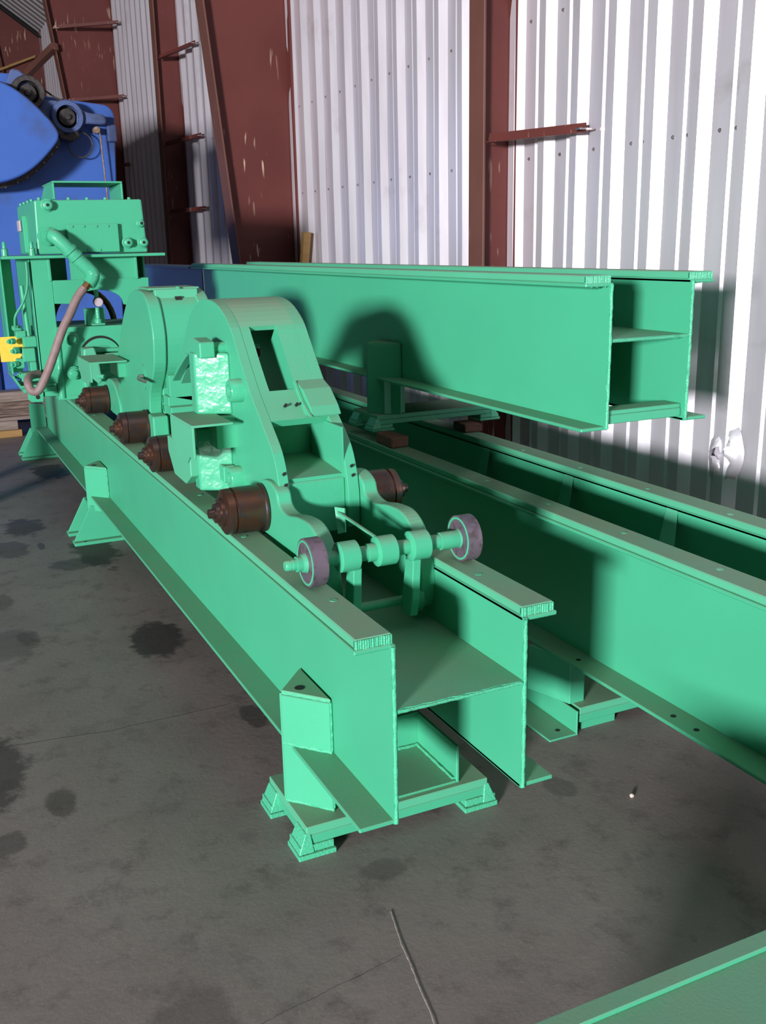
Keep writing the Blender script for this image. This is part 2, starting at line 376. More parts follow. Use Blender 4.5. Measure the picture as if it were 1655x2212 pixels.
# ------------------------------------------------------------------ beam tracks
def web_mesh(xc, y0, y1, z0, z1, th=.011):
    """vertical plate whose near end is flame cut: ragged in y"""
    m = MB(True); nz = 26; zs = [z0+(z1-z0)*i/nz for i in range(nz+1)]
    def jit(i, k): return .005*noise.noise(Vector((i*1.7, k*9, xc*7)))+.003*noise.noise(Vector((i*5.1, k, 2)))
    rows = []
    for k, x in ((0, xc-th/2), (1, xc+th/2)):
        rows.append(([m.bm.verts.new((x, y0+jit(i, k), z)) for i, z in enumerate(zs)], [m.bm.verts.new((x, y0+.05, z)) for z in zs], [m.bm.verts.new((x, y1, z)) for z in zs]))
    for k in (0, 1):
        for c0, c1 in zip(rows[k], rows[k][1:]):
            for i in range(nz): m.bm.faces.new((c0[i], c0[i+1], c1[i+1], c1[i]) if k else (c0[i], c1[i], c1[i+1], c0[i+1]))
    for i in range(nz):
        m.bm.faces.new((rows[0][0][i], rows[0][0][i+1], rows[1][0][i+1], rows[1][0][i]))
        m.bm.faces.new((rows[0][2][i], rows[1][2][i], rows[1][2][i+1], rows[0][2][i+1]))
    for c in (0, 1):
        m.bm.faces.new((rows[0][c][0], rows[1][c][0], rows[1][c+1][0], rows[0][c+1][0]))
        m.bm.faces.new((rows[0][c][-1], rows[0][c+1][-1], rows[1][c+1][-1], rows[1][c][-1]))
    return m
def ragged_bead(m, pts, r):
    out = []; P = [Vector(p) for p in pts]
    for a, b in zip(P, P[1:]):
        nn = max(2, int((b-a).length/.012))
        for i in range(nn): out.append(a.lerp(b, i/nn))
    out.append(P[-1]); m.tube([p+Vector([noise.noise(p*80+Vector((k*9, 0, 0)))*.0012 for k in range(3)]) for p in out], [r*(1+.35*noise.noise(p*120)) for p in out], 6)

def track(thing_, xl, xr, y0, y1, zb, zt, fw=.10, cap=.026, midz=None, caps=True, holes=()):
    """two channels back to back, flanges outwards, joined by a plate at mid height; flat wear bar on each top flange"""
    T = thing_; wl = None
    for side, x in ((-1, xl), (1, xr)):
        w = link('web', web_mesh(x, y0, y1, zb, zt), M_green, T)
        em = MB(True); ragged_bead(em, [(x, y0-.002, zb+.004), (x, y0-.003, (zb+zt)/2), (x, y0-.002, zt-.004)], .0058); sub('cut_edge', em, M_cut, w, smooth=60, label='ragged flame-cut end')
        a, b = sorted((x, x+side*fw)); c0, c1 = (x-.0055, x+side*fw) if side > 0 else (x+side*fw, x+.0055)
        for nm, z in (('bottom_flange', zb), ('top_flange', zt)):
            m = MB(True); t = .011
            z0, z1 = (z-.001, z+t) if nm[0] == 'b' else (z-t, z+.001)
            m.box(c0, c1, y0+.003, y1, z0, z1)
            link(nm, m, M_green, T, bevel=.0025)
        if caps:
            m = MB(True); e0, e1 = (x-.004, x+side*(fw-.006)) if side > 0 else (x+side*(fw-.006), x+.004)
            m.box(e0, e1, y0+.012, y1, zt+.001, zt+cap)
            cp = link('wear_bar', m, M_dusty, T, bevel=.003, label='dust-covered flat bar on the top flange')
            jag = MB(True)
            for i in range(16):
                xx = e0+(e1-e0)*i/16; jag.box(xx, xx+(e1-e0)/16*.99, y0+.006+.004*random.random(), y0+.02, zt-.010-.004*random.random(), zt+cap-.002)
            sub('cut_end', jag, M_cut, cp, bevel=.0015)
            hm = MB(True)
            for hy in holes:
                hx = (e0+e1)/2+side*.012*(1 if int(hy*10) % 2 else -1); hm.lathe((hx, hy, zt+cap-.001), (0, 0, 1), [(0, .011), (.002, .0105), (.0021, .004), (.0015, .003)], 14)
            if holes: h = sub('plug_weld', hm, M_cut, cp); h['kind'] = 'stuff'
    if midz is not None:
        m = MB(True); nn = 30; xs = [xl+.0055+(xr-xl-.011)*i/nn for i in range(nn+1)]
        for x0, x1 in zip(xs, xs[1:]):
            j0 = .006*noise.noise(Vector((x0*40, 3, zb))); j1 = .006*noise.noise(Vector((x1*40, 3, zb)))
            m.hull8([(x0, y0+j0, midz-.006), (x1, y0+j1, midz-.006), (x1, y1, midz-.006), (x0, y1, midz-.006)], [(x0, y0+j0, midz+.006), (x1, y0+j1, midz+.006), (x1, y1, midz+.006), (x0, y1, midz+.006)])
        bmesh.ops.remove_doubles(m.bm, verts=m.bm.verts, dist=.0002)
        mp = link('middle_plate', m, M_green, T)
        em = MB(True); ragged_bead(em, [(xl+.008, y0-.003, midz), ((xl+xr)/2, y0-.002, midz), (xr-.008, y0-.003, midz)], .0045); sub('cut_edge', em, M_cut, mp, smooth=60)

def stand_post(T, xw, yc, zb, zt, side=-1, wd=.108, half=.12, hole=True, zf=None):
    """angle-iron post, corner outwards, toes welded to the web, with triangular cap plates"""
    xo = xw+side*wd; th = .01
    m = MB(True)
    for s in (-1, 1):
        a = Vector((xo, yc, 0)); b = Vector((xw+side*.004, yc+s*half, 0)); d = (b-a).normalized(); nrm = Vector((-d.y, d.x, 0))*(-s*side)*th*.9
        m.hull8([(a.x, a.y, zb), (b.x, b.y, zb), (b.x+nrm.x, b.y+nrm.y, zb), (a.x+nrm.x, a.y+nrm.y, zb)], [(a.x, a.y, zt), (b.x, b.y, zt), (b.x+nrm.x, b.y+nrm.y, zt), (a.x+nrm.x, a.y+nrm.y, zt)])
    p = link('post', m, M_green, T, bevel=.002)
    cm_ = MB(True); cm_.prism([(xo-side*-.002, yc), (xw+side*.006, yc-half-.004), (xw+side*.006, yc+half+.004)], 'Z', zt, zt+.011)
    c = sub('cap_plate', cm_, M_dusty, p, bevel=.002)
    if hole:
        h = MB(True); h.lathe((xw+side*wd*.52, yc-.01, zt+.0112), (0, 0, 1), [(0, .0155), (.0006, .0155)], 16); sub2 = link('hole', h, M_black, p)
    wb = MB(True)
    ragged_bead(wb, [(xw+side*.006, yc-half, zb+.01), (xw+side*.006, yc-half, zt)], .005)
    ragged_bead(wb, [(xo, yc, zt+.002), (xw+side*.006, yc-half, zt+.002)], .004)
    if zf is not None:
        ragged_bead(wb, [(xo+side*.003, yc-.004, zf), (xw+side*.006, yc-half-.005, zf)], .007)
        ragged_bead(wb, [(xo+side*.003, yc-.004, bt+.004), (xw+side*.006, yc-half-.005, bt+.004)], .006)
    sub('weld_bead', wb, M_cut, p, smooth=60, label='lumpy weld bead')
    return p
def base_frame(T, x0, x1, y0, y1, z0=.0, top=.08, left=True):
    """twin flat bars with pads at the corners"""
    m = MB(True); t = (top-z0)
    m.box(x0, x1, y0, y1, z0+t*.715, z0+t); s = link('base_plate', m, M_dusty, T, bevel=.002)
    m = MB(True); m.box(x0+.001, x1-.002, y0+.001, y1-.002, z0+t*.40, z0+t*.705); link('base_plate', m, M_green, T, bevel=.002)
    for (px, dx) in ((x0, -1), (x1, 1))[0 if left else 1:]:
        for py in (y0, y1-.075):
            m = MB(True); a, b = sorted((px+dx*.03, px-dx*.085))
            m.box(a, b, py-.012, py+.085, z0+t*.0, z0+t*.16)
            m.box(a+.006, b-.004, py-.004, py+.082, z0+t*.17, z0+t*.40)
            # chamfer plate rising from the pad to the bar
            xa, xb = px+dx*.028, px+dx*.001
            m.hull8([(xa, py-.008, z0+t*.17), (xb-dx*.02, py-.008, z0+t*.17), (xb-dx*.02, py+.08, z0+t*.17), (xa, py+.08, z0+t*.17)],
                    [(xb+dx*.003, py-.001, z0+t*.8), (xb-dx*.012, py-.001, z0+t*.8), (xb-dx*.012, py+.073, z0+t*.8), (xb+dx*.003, py+.073, z0+t*.8)])
            link('pad', m, M_cut, T, bevel=.0015)
S = lambda z: 1.5-(1.5-z)/KS           # a height in metres back to the survey frame
U = lambda v: v/KS
XL, XR, Y0, ZB, ZM, ZTOP = .955, 1.332, 2.0, .083, .392, .570
tr = thing('beam_track', 'long green double-channel beam track in front, carrying the roller carriages', 'beam', (1.0, 1.8, 0))
track(tr, XL, XR, Y0, 8.55, ZB, ZTOP, midz=ZM, holes=[2.29, 2.98, 3.6, 4.3, 5.0, 5.75, 6.3])
fz = S(0.0); bt = S(.085)
base_frame(tr, U(.745), U(1.275), U(2.085), U(2.37), fz, bt)
stand_post(tr, XL-.005, U(2.235), bt, S(.39), zf=ZB+.015)
# tray between the webs at the near end
m = MB(True); xa, xb = XL+.012, U(1.195)
m.box(xa, xb, U(2.33), U(2.34), bt, S(.195)); m.box(xb-.01, xb, U(2.10), U(2.33), bt, S(.195)); m.box(xa, xb-.01, U(2.10), U(2.33), bt, bt+.008)
link('cross_channel', m, M_green, tr, bevel=.002)
wbm = MB(True); ragged_bead(wbm, [(xa+.01, U(2.325), bt+.01), (xb-.014, U(2.325), bt+.01), (xb-.014, U(2.11), bt+.01)], .006); link('weld_bead', wbm, M_cut, tr, smooth=60)
m = MB(True); m.box(XL+.012, XR-.012, 2.78, 2.79, ZB, ZM-.01); link('shade_plate', m, M_green, tr)  # plate added between the webs to darken the space behind the tray
def flared_feet(T, yc, xw=XL-.005, x0=.65, x1=.93, xr=1.27):
    """post on two flared plates with a lip at the floor"""
    stand_post(T, xw, U(yc), S(.17), S(.40), hole=True)
    stand_post(T, XR+.005, U(yc), S(.17), S(.40), side=1)
    for dy in (.17, -.04):
        m = MB(False); y = yc+dy
        m.prism([(x0, .018), (xr+.13, .018), (xr, .20), (.75, .20)], 'Y', y, y+.012)
        f = link('flared_foot', m, M_green, T, bevel=.002)
        m = MB(False); m.box(x0-.002, xr+.14, y-.035, y+.045, 0, .018); link('foot_lip', m, M_green, T, bevel=.003)
        m = MB(False); m.lathe((x0+.055, y-.02, .0185), (0, 0, 1), [(0, .008), (.0005, .008)], 10); link('hole', m, M_black, T)
    m = MB(False); m.box(.752, xr-.01, yc+.0, yc+.16, .18, .20); link('foot_plate', m, M_green, T)
flared_feet(tr, 5.27); flared_feet(tr, 7.75)

# second track on the floor beside it (near end runs past the camera's right)
X2L, X2R = U(1.79), U(2.127)
t2 = thing('beam_track', 'green double-channel beam track on the floor near the wall, under the stacked track', 'beam', (1.8, 1.4, 0))
track(t2, X2L, X2R, U(1.05), U(7.8), ZB, ZTOP, holes=[2.0+i*.42 for i in range(10)])
m = MB(True); hs = MB(True)
for hy in (2.02, 2.12, 2.6): hs.lathe((X2L-.06, hy, ZB+.0115), (0, 0, 1), [(0, .009), (.0005, .009)], 12)
h = link('flange_hole', hs, M_black, t2); h['kind'] = 'stuff'
# tie straps across the inside
def strap(T, y):
    m = MB(True); a = Vector((X2R-.006, y, .555)); b = Vector((X2R-.10, y-.075, .40))
    m.hull8([(a.x, a.y-.03, a.z), (a.x, a.y+.03, a.z), (b.x, b.y+.045, b.z), (b.x, b.y-.045, b.z)], [(a.x, a.y-.03, a.z+.01), (a.x, a.y+.03, a.z+.01), (b.x+.004, b.y+.045, b.z+.01), (b.x+.004, b.y-.045, b.z+.01)])
    m.box(b.x-.20, b.x+.01, b.y-.045, b.y+.045, b.z-.012, b.z+.0)
    link('strap', m, M_dusty, T, bevel=.002)
for y in (2.66, 3.28, 3.93): strap(t2, y)
def t2foot(y):
    base_frame(t2, U(1.748), U(2.2), y-.10, y+.16, fz, bt, False)
    link('pad', MB(True).box(U(1.77), U(1.9), y-.08, y+.14, fz, fz+(bt-fz)*.4), M_green, t2)
    m = MB(True); x0, x1 = U(1.69), X2L-.02
    m.hull8([(x0-.01, y+.12, bt), (x0+.05, y-.06, bt), (x1+.02, y-.06, bt), (x1+.02, y+.12, bt)], [(x0-.01, y+.12, S(.24)), (x0+.05, y-.06, S(.24)), (x1+.02, y-.06, S(.24)), (x1+.02, y+.12, S(.24))])
    link('post', m, M_green, t2, bevel=.002)
t2foot(U(2.40)); t2foot(U(5.3))
# floor angle between the two tracks
am = thing('angle_iron', 'short length of green angle iron lying on the floor between the two tracks', 'angle iron', (1.68, 2.3, 0))
m = MB(False); m.box(1.735-.006, 1.735, 2.30, 3.9, .0, .082); m.box(1.63, 1.729, 2.30, 3.9, 0, .007); an = link('angle', m, M_green, am, bevel=.0015)
m = MB(False); m.lathe((1.69, 2.345, .0072), (0, 0, 1), [(0, .008), (.0005, .008)], 12); link('hole', m, M_black, am)

# third track, stacked on the second one
X3L, X3R, Y3 = 2.085, 2.425, 2.665
ZB3, ZT3, ZM3 = .879, 1.362, 1.175
t3 = thing('beam_track', 'green double-channel beam track stacked highest, on blocks above the floor track', 'beam', (1.9, 2.4, .70))
track(t3, X3L, X3R, Y3, 7.55, ZB3, ZT3, midz=ZM3)
m = MB(True); m.box(X3L+.01, X3R-.01, Y3+.015, Y3+.10, ZB3+.045, ZB3+.06); m.box(X3L+.01, X3R-.01, Y3+.012, Y3+.022, ZB3+.015, ZB3+.045); link('cross_bar', m, M_green, t3, bevel=.002)
m = MB(True); m.box(X3L+.02, X3R-.01, Y3+.42, Y3+.48, ZT3-.06, ZT3-.012); link('top_tie', m, M_green, t3, bevel=.002)
def t3foot(y):
    z0 = .64; base_frame(t3, 1.955, 2.60, y-.10, y+.17, z0, z0+.075)
    stand_post(t3, X3L-.005, y, z0+.075, 1.04, hole=False, wd=.12)
    m = MB(True); m.box(2.0, 2.11, y-.09, y-.08, z0+.075, ZB3); link('stiffener', m, M_green, t3, bevel=.002)
t3foot(4.32); t3foot(6.9)
# far end of the stacked track: head's shadow and blue bounce painted dark blue
t4 = thing('steel_beam', 'shaded far end of the stacked green track, shadow and blue bounce painted dark blue', 'beam', (1.9, 6.75, 0))
m = MB(True); m.box(2.079, 2.091, 7.60, 9.7, ZB3, ZT3); link('web', m, M_shadegreen, t4)
for z in (ZB3, ZT3-.012): link('flange', MB(True).box(1.98, 2.19, 7.60, 9.7, z, z+.014), M_shadegreen, t4)
for y in (7.9, 9.3): link('support_leg', MB(True).box(2.03, 2.14, y, y+.1, S(0), ZB3), M_shadegreen, t4)
# wood blocks and loose timber
def wood(name, label, cat, x0, x1, y0, y1, z0, z1, mat, group=None, skew=0.0):
    c = ((x0+x1)/2, (y0+y1)/2, z0)
    m = MB(False); r = lambda: random.uniform(-.006, .006)
    m.hull8([(x0+r(), y0+r(), z0), (x1+r(), y0+r()+skew, z0), (x1+r(), y1+r()+skew, z0), (x0+r(), y1+r(), z0)], [(x0+r(), y0+r(), z1+r()*.12), (x1+r(), y0+r()+skew, z1+r()*.12), (x1+r(), y1+r()+skew, z1+r()*.12), (x0+r(), y1+r(), z1+r()*.12)])
    o = link(name, m, mat, origin=c, bevel=.006, seg=2); return tag(o, label, cat, group)
ztop2 = K((0, 0, ZTOP+.026)).z
wood('wood_block', 'small reddish wood block on the floor track, beside the stacked track foot', 'block', 1.715, 1.79, 3.56, 3.72, ztop2+.001, ztop2+.045, M_redwood)
wood('wood_block', 'reddish wood block on the rear rail, under the far corner of the stacked track foot', 'block', 2.14, 2.22, 3.70, 3.82, ztop2+.001, ztop2+.036, M_redwood)
wood('timber', 'yellowish board lying lowest in the timber pile at the left edge', 'timber', -.5, .76, 8.72, 8.96, .0, .06, M_wood2, skew=.02)
wood('timber', 'grey timber second from the bottom of the pile at the left edge', 'timber', -.4, .74, 8.74, 8.96, .061, .135, M_wood, skew=.02)
wood('timber', 'pale grey thin plank in the middle of the timber pile', 'timber', -.5, 1.15, 8.75, 8.96, .136, .165, M_wood, skew=.02)
wood('timber', 'dark rough split beam in the timber pile, bark showing', 'timber', -.4, 1.2, 8.78, 8.96, .166, .285, M_bark, skew=.02)
wood('timber', 'wide pinkish grey board topmost on the timber pile', 'timber', -.5, 1.18, 8.80, 8.96, .286, .37, M_wood, skew=.02)
m = MB(False); m.tube([(2.80, 7.72, 0.0), (2.925, 7.55, 1.60)], [.04, .04], 4)
tag(link('timber', m, M_wood2, origin=(2.86, 7.72, 0)), 'brown timber leaning upright against the wall right of the wide column', 'timber')
m = MB(False); bmesh.ops.create_icosphere(m.bm, subdivisions=2, radius=.007)
for v in m.bm.verts: v.co = Vector((v.co.x, v.co.y*.8, v.co.z*.9+.0055))*(1+.25*noise.noise(v.co*120))
for v in m.bm.verts: v.co += Vector((1.652, 1.936, 0))
tag(link('pebble', m, simple('pale_pebble', (.6, .5, .45), .8), origin=(1.652, 1.936, 0)), 'tiny pale pebble alone on the floor at the right', 'pebble')

# ------------------------------------------------------------------ roller carriages
def roller(T, x0, x1, y, z, r, side):
    """cam roller: steel cylinder with a collar, an end disc and an axle stub pointing outwards (side)"""
    a, b = (x1, x0) if side < 0 else (x0, x1); L = abs(x1-x0); d = Vector((side, 0, 0)); m = MB(True)
    m.lathe((a, y, z), d, [(0, r*1.05), (L*.06, r*1.05), (L*.09, r), (L*.74, r), (L*.75, r*.93), (L*.79, r*.93), (L*.80, r*.99), (L*.96, r*.97), (L, r*.86)], 36)
    p = link('roller', m, M_roller, T, smooth=40)
    m = MB(True); e = Vector((a, y, z))+d*L
    m.lathe(e, d, [(0, r*.62), (.012, r*.60), (.014, r*.45), (.026, r*.42), (.027, r*.22), (.046, r*.2), (.048, r*.1)], 22)
    q = sub('axle_end', m, M_roller, p, smooth=40)
    return p
def bosses(T, lst, x, r, h, nm='boss'):
    for (y, z, *rr) in lst:
        q = rr[0] if rr else r; m = MB(True); m.lathe((x, y, z), (-1, 0, 0), [(-.01, q), (h*.9, q), (h, q*.92), (h, q*.55), (h-.006, q*.52)], 24); link(nm, m, M_gloss, T, smooth=40)
# ---- front carriage
c1 = thing('roller_carriage', 'green cast roller carriage nearest the camera, with hooded top and slotted front', 'carriage', tuple(K((1.13, 3.4, .596))))
outer = curve2([(2.905, .60), (2.90, .69), (2.912, .77), (2.955, .862), (3.055, .948), (3.156, 1.032), (3.24, 1.12), (3.30, 1.188), (3.36, 1.248), (3.475, 1.302), (3.62, 1.318), (3.76, 1.295), (3.88, 1.238), (3.98, 1.15), (4.10, 1.05), (4.24, .955)], 4)
inner = curve2([(4.24, .95), (4.10, 1.02), (3.95, 1.085), (3.80, 1.125), (3.74, 1.13)], 4)
cheek = outer+inner+[(3.74, .72), (3.66, .62), (3.40, .57), (3.1, .56)]
for xa, xb in ((1.0, 1.035), (1.235, 1.275)):
    link('cheek_plate', MB(True).prism(cheek, 'X', xa, xb), M_green, c1, bevel=.004, seg=2)
def skin(m, pts, xa, xb, th):
    P = [Vector((0, a, b)) for a, b in pts]; off_ = []
    for i, p in enumerate(P):
        d = (P[min(i+1, len(P)-1)]-P[max(i-1, 0)]).normalized(); off_.append(p+Vector((0, d.z, -d.y))*th)
    for i in range(len(P)-1):
        m.hull8([(xa, P[i].y, P[i].z), (xa, P[i+1].y, P[i+1].z), (xa, off_[i+1].y, off_[i+1].z), (xa, off_[i].y, off_[i].z)],
                [(xb, P[i].y, P[i].z), (xb, P[i+1].y, P[i+1].z), (xb, off_[i+1].y, off_[i+1].z), (xb, off_[i].y, off_[i].z)])
    bmesh.ops.remove_doubles(m.bm, verts=m.bm.verts, dist=.0003)
top = [p for p in outer if p[1] >= 1.225 or p[0] > 3.4]
front = [p for p in outer if p[0] < 3.36 and 1.02 <= p[1] <= 1.235]
low = [p for p in outer if p[0] < 3.3 and .93 <= p[1] <= 1.05]
m = MB(True); skin(m, top, 1.035, 1.235, .02); link('hood', m, M_dusty, c1, smooth=40, label='curved hood, dustier than the cheeks')
m = MB(True); skin(m, front, 1.035, 1.068, .05); link('hood_strip', m, M_green, c1, smooth=40)
m = MB(True); skin(m, front, 1.165, 1.235, .09); link('hood_strip', m, M_green, c1, smooth=40)
m = MB(True); skin(m, low, 1.035, 1.235, .03); link('front_lip', m, M_green, c1, smooth=40)
# protruding stepped block on the right below the slot
m = MB(True); m.prism([(3.12, 1.035), (3.055, .985), (3.03, .955), (3.12, .945), (3.2, 1.0), (3.19, 1.06)], 'X', 1.17, 1.275); link('step_block', m, M_green, c1, bevel=.003)
m = MB(True); m.prism([(3.17, 1.06), (3.10, 1.0), (3.02, .955), (3.14, .955)], 'X', 1.158, 1.17); link('step_gusset', m, M_green, c1, bevel=.002)
# pocket: back wall, sloped floor, deep cheek on the right, and front apron below
m = MB(True); m.box(1.035, 1.235, 3.22, 3.24, .72, 1.0); m.plate([(1.035, 2.935, .765), (1.235, 2.935, .765), (1.235, 3.23, .79), (1.035, 3.23, .79)], .012); link('pocket', m, M_green, c1)
m = MB(True); m.box(1.035, 1.235, 2.925, 2.945, .585, .765); ap = link('apron', m, M_gloss, c1, bevel=.004)
m = MB(True); m.plate([(1.235, 2.93, .60), (1.235, 2.93, .93), (1.235, 3.2, .93), (1.235, 3.2, .60)], .006); link('inner_cheek', m, M_green, c1)
bm_ = MB(True)
for (x, y, z) in ((1.02, 3.07, .945), (1.02, 3.055, .93), (1.022, 2.918, .80), (1.022, 2.908, .765), (1.257, 3.03, .915), (1.257, 3.01, .90), (1.257, 2.92, .80), (1.257, 2.912, .77), (1.10, 3.093, .99), (1.14, 3.093, .99)):
    bm_.lathe((x, y, z), (0, -.85, .5), [(-.01, .0052), (.0075, .0048)], 8)
b = link('tapped_hole', bm_, M_black, c1); b['kind'] = 'stuff'
# side blocks with rough cast faces, bosses
for (z0, z1, y0, y1) in ((.93, 1.145, 3.40, 3.50), (.645, .875, 3.43, 3.53)):
    m = MB(True); m.prism([(.89, y0+.035), (1.0, y0-.03), (1.0, y1), (.89, y1)], 'Z', z0, z1); link('cast_block', m, M_cast, c1, bevel=.006, seg=2, label='rough cast block glinting in the light')
m = MB(True); m.box(.91, 1.0, 3.46, 3.52, .86, .94); link('block_web', m, M_green, c1)
m = MB(True); m.prism([(3.38, 1.13), (3.38, 1.185), (3.47, 1.195), (3.56, 1.15), (3.6, 1.13)], 'X', .90, .955); link('clamp_ear', m, M_green, c1, bevel=.004)
m = MB(True); m.cyl((.955, 3.42, 1.158), (1.0, 3.42, 1.158), .022); p = link('clamp_bolt', m, M_cast, c1, smooth=40)
bosses(c1, [(3.25, 1.03), (3.31, .715)], 1.0, .04, .045)
for z in (.715,): m = MB(True); m.box(.955, 1.0, 3.37, 3.43, z-.03, z+.03); link('boss_lug', m, M_green, c1, bevel=.004)
# bent plate guard reaching out to the left
def guard(T, y0, y1, zt, x0=.80, x1=.96, dz=.115):
    m = MB(True); m.box(x0, x1, y0, y1, zt-.008, zt); m.prism([(y0, zt-.008), (y1, zt-.008), (y1, zt-dz*.75), (y1-.03, zt-dz*.8), (y1-.08, zt-dz*1.25), (y0+.10, zt-dz*1.25), (y0+.06, zt-dz), (y0, zt-dz)], 'X', x0, x0+.008)
    g = link('guard_plate', m, M_dusty, T, bevel=.001, label='bent plate guard reaching out over the rail')
    m = MB(True); m.box(x1-.02, 1.0, y0+.14, y1, zt-dz, zt-.006); link('guard_bracket', m, M_green, T)
guard(c1, 3.20, 3.50, .932, .808, .95)
m = MB(True); m.prism([(3.47, .80), (3.47, .70), (3.56, .655), (3.72, .66), (3.80, .74), (3.80, .80)], 'X', .86, .90); link('lower_guard', m, M_dusty, c1, bevel=.003)
# rollers
for (yy) in (3.02, 4.07):
    roller(c1, .842, .978, yy, .675, .0765, -1)
    roller(c1, 1.325, 1.46, yy, .675, .0765, 1)
    link('roller_axle', MB(True).cyl((.97, yy, .675), (1.34, yy, .675), .03), M_green, c1, smooth=40)
m = MB(True); m.box(1.005, 1.27, 3.7, 4.15, .60, .70); m.box(1.005, 1.06, 3.7, 4.15, .60, .80); m.box(1.215, 1.27, 3.7, 4.15, .60, .80); link('rear_frame', m, M_green, c1, bevel=.004)
# ---- tow links (S shaped) between the rollers and the front axle
def towlink(T, xa, xb):
    up_ = curve2([(3.10, .70), (3.05, .755), (2.96, .775), (2.89, .755), (2.865, .715), (2.80, .70), (2.70, .715), (2.60, .715), (2.53, .675), (2.49, .60), (2.475, .52), (2.49, .45), (2.53, .43)], 5)
    lo_ = curve2([(2.57, .45), (2.59, .50), (2.65, .54), (2.80, .56), (2.95, .575), (3.05, .59), (3.10, .64)], 5)
    link('tow_link', MB(True).prism(up_+lo_, 'X', xa, xb), M_green, T, bevel=.005, seg=2)
towlink(c1, .981, 1.03); towlink(c1, 1.278, 1.328)
m = MB(True); m.lathe((1.27, 2.52, .475), (1, 0, 0), [(0, .048), (.018, .05), (.02, .03)], 24); link('pivot_disc', m, M_green, c1, smooth=40)
m = MB(True); m.cyl((1.06, 2.50, .475), (1.27, 2.50, .475), .014); link('cross_rod', m, M_green, c1, smooth=40)

# ---- front axle with two small wheels
ax = thing('wheel_axle', 'small green axle with two flat-tyred wheels standing on the rail tops in front', 'axle', tuple(K((1.14, 2.42, .596))))
AY, AZ = 2.42, .666; WR = .068
m = MB(True); m.cyl((.87, AY, AZ), (1.43, AY, AZ), .0215, 24); link('shaft', m, M_green, ax, smooth=40)
m = MB(True); m.cyl((1.31, AY, AZ), (1.375, AY, AZ), .026, 24); link('sleeve', m, M_green, ax, smooth=40)
m = MB(True); m.cyl((1.08, AY, AZ), (1.11, AY, AZ), .026, 24); link('sleeve', m, M_green, ax, smooth=40)
m = MB(True); m.lathe((.888, AY, AZ), (-1, 0, 0), [(0, .021), (.012, .021), (.013, .016), (.03, .0155), (.031, .0145), (.048, .0145), (.051, .012)], 18); link('threaded_stub', m, M_green, ax, smooth=40)
for (x0, sgn) in ((.918, -1), (1.395, 1)):
    m = MB(True); m.lathe((x0-.022, AY, AZ), (1, 0, 0), [(0, WR-.006), (.001, WR), (.043, WR), (.044, WR-.006)], 44); w = link('wheel', m, M_tread, ax, smooth=40, label='wheel with purplish grey steel tyre')
    # green side disc with a dished face and hub on the camera-left side
    m = MB(True); m.lathe((x0-.0225, AY, AZ), (-1, 0, 0), [(-.006, WR-.005), (.0005, WR-.005), (.0015, WR-.010), (-.004, WR-.014), (-.005, .03), (.004, .026), (.010, .024)], 40); sub('wheel_disc', m, M_green, w, smooth=35, label='green painted wheel face')
for (xc, arm) in ((1.02, 1), (1.135, 0), (1.24, 2)):
    m = MB(True); m.lathe((xc-.030, AY, AZ), (1, 0, 0), [(0, .037), (.004, .043), (.056, .043), (.060, .038)], 30); cl = link('collar', m, M_gloss, ax, smooth=40)
    if arm:
        x0 = xc+.014 if arm == 1 else xc-.02
        m = MB(True); m.prism([(AY-.012, AZ-.035), (AY+.035, AZ-.035), (AY+.075, .46), (AY+.065, .445), (AY+.015, .445), (AY+.0, .50)], 'X', x0, x0+.026); sub('hanger_arm', m, M_green, cl, bevel=.002)
m = MB(True); m.tube([(1.125, AY+.02, AZ+.03), (1.105, AY+.26, .72)], .005, 4); m.plate([(1.098, AY+.25, .655), (1.098, AY+.27, .735), (1.118, AY+.24, .735), (1.118, AY+.24, .66)], .006); link('stop_strip', m, M_dusty, ax, label='thin dusty strip pointing back from the middle collar')

# ---- rear carriage
c2 = thing('roller_carriage', 'green roller carriage behind the front one, with flat lid and round-backed hood', 'carriage', tuple(K((1.13, 5.0, .596))))
o2 = curve2([(4.75, .62), (4.745, .75), (4.71, .84), (4.60, .95), (4.565, 1.03), (4.555, 1.13), (4.60, 1.235), (4.66, 1.29), (4.75, 1.312), (4.90, 1.31), (5.05, 1.265), (5.20, 1.17), (5.34, 1.055), (5.46, .93), (5.5, .80)], 4)
poly2 = o2+[(5.46, .64), (5.2, .60)]
link('hood', MB(True).prism(poly2, 'X', 1.0, 1.06), M_green, c2, bevel=.005, seg=2)
link('hood', MB(True).prism(poly2, 'X', 1.235, 1.29), M_green, c2, bevel=.005, seg=2)
m = MB(True); m.prism([(a+(.012 if a < 5 else -.012), b-.004) for a, b in poly2], 'X', 1.058, 1.238); link('body', m, M_green, c2)
m = MB(True); m.box(1.03, 1.27, 4.70, 4.93, 1.314, 1.324); m.box(1.05, 1.25, 4.66, 4.70, 1.27, 1.318); link('lid', m, M_dusty, c2, bevel=.003, label='flat dusty lid')
m = MB(True); m.lathe((1.165, 4.69, 1.300), (0, 0, 1), [(0, .012), (.02, .014), (.028, .008)], 14); link('knob', m, M_cast, c2, smooth=40)
m = MB(True); m.box(1.14, 1.17, 4.645, 4.70, 1.255, 1.285); link('hole', m, M_black, c2)
m = MB(True); m.box(1.06, 1.235, 4.70, 4.74, .60, .95); ff = link('front_plate', m, M_green, c2, bevel=.004)
m = MB(True); m.box(1.06, 1.29, 4.60, 4.72, .785, .83); m.box(1.06, 1.30, 4.56, 4.72, .745, .785); link('ledge', m, M_green, c2, bevel=.003)
m = MB(True); m.box(1.07, 1.33, 4.50, 4.70, .60, .735); link('stop_box', m, M_green, c2, bevel=.004)
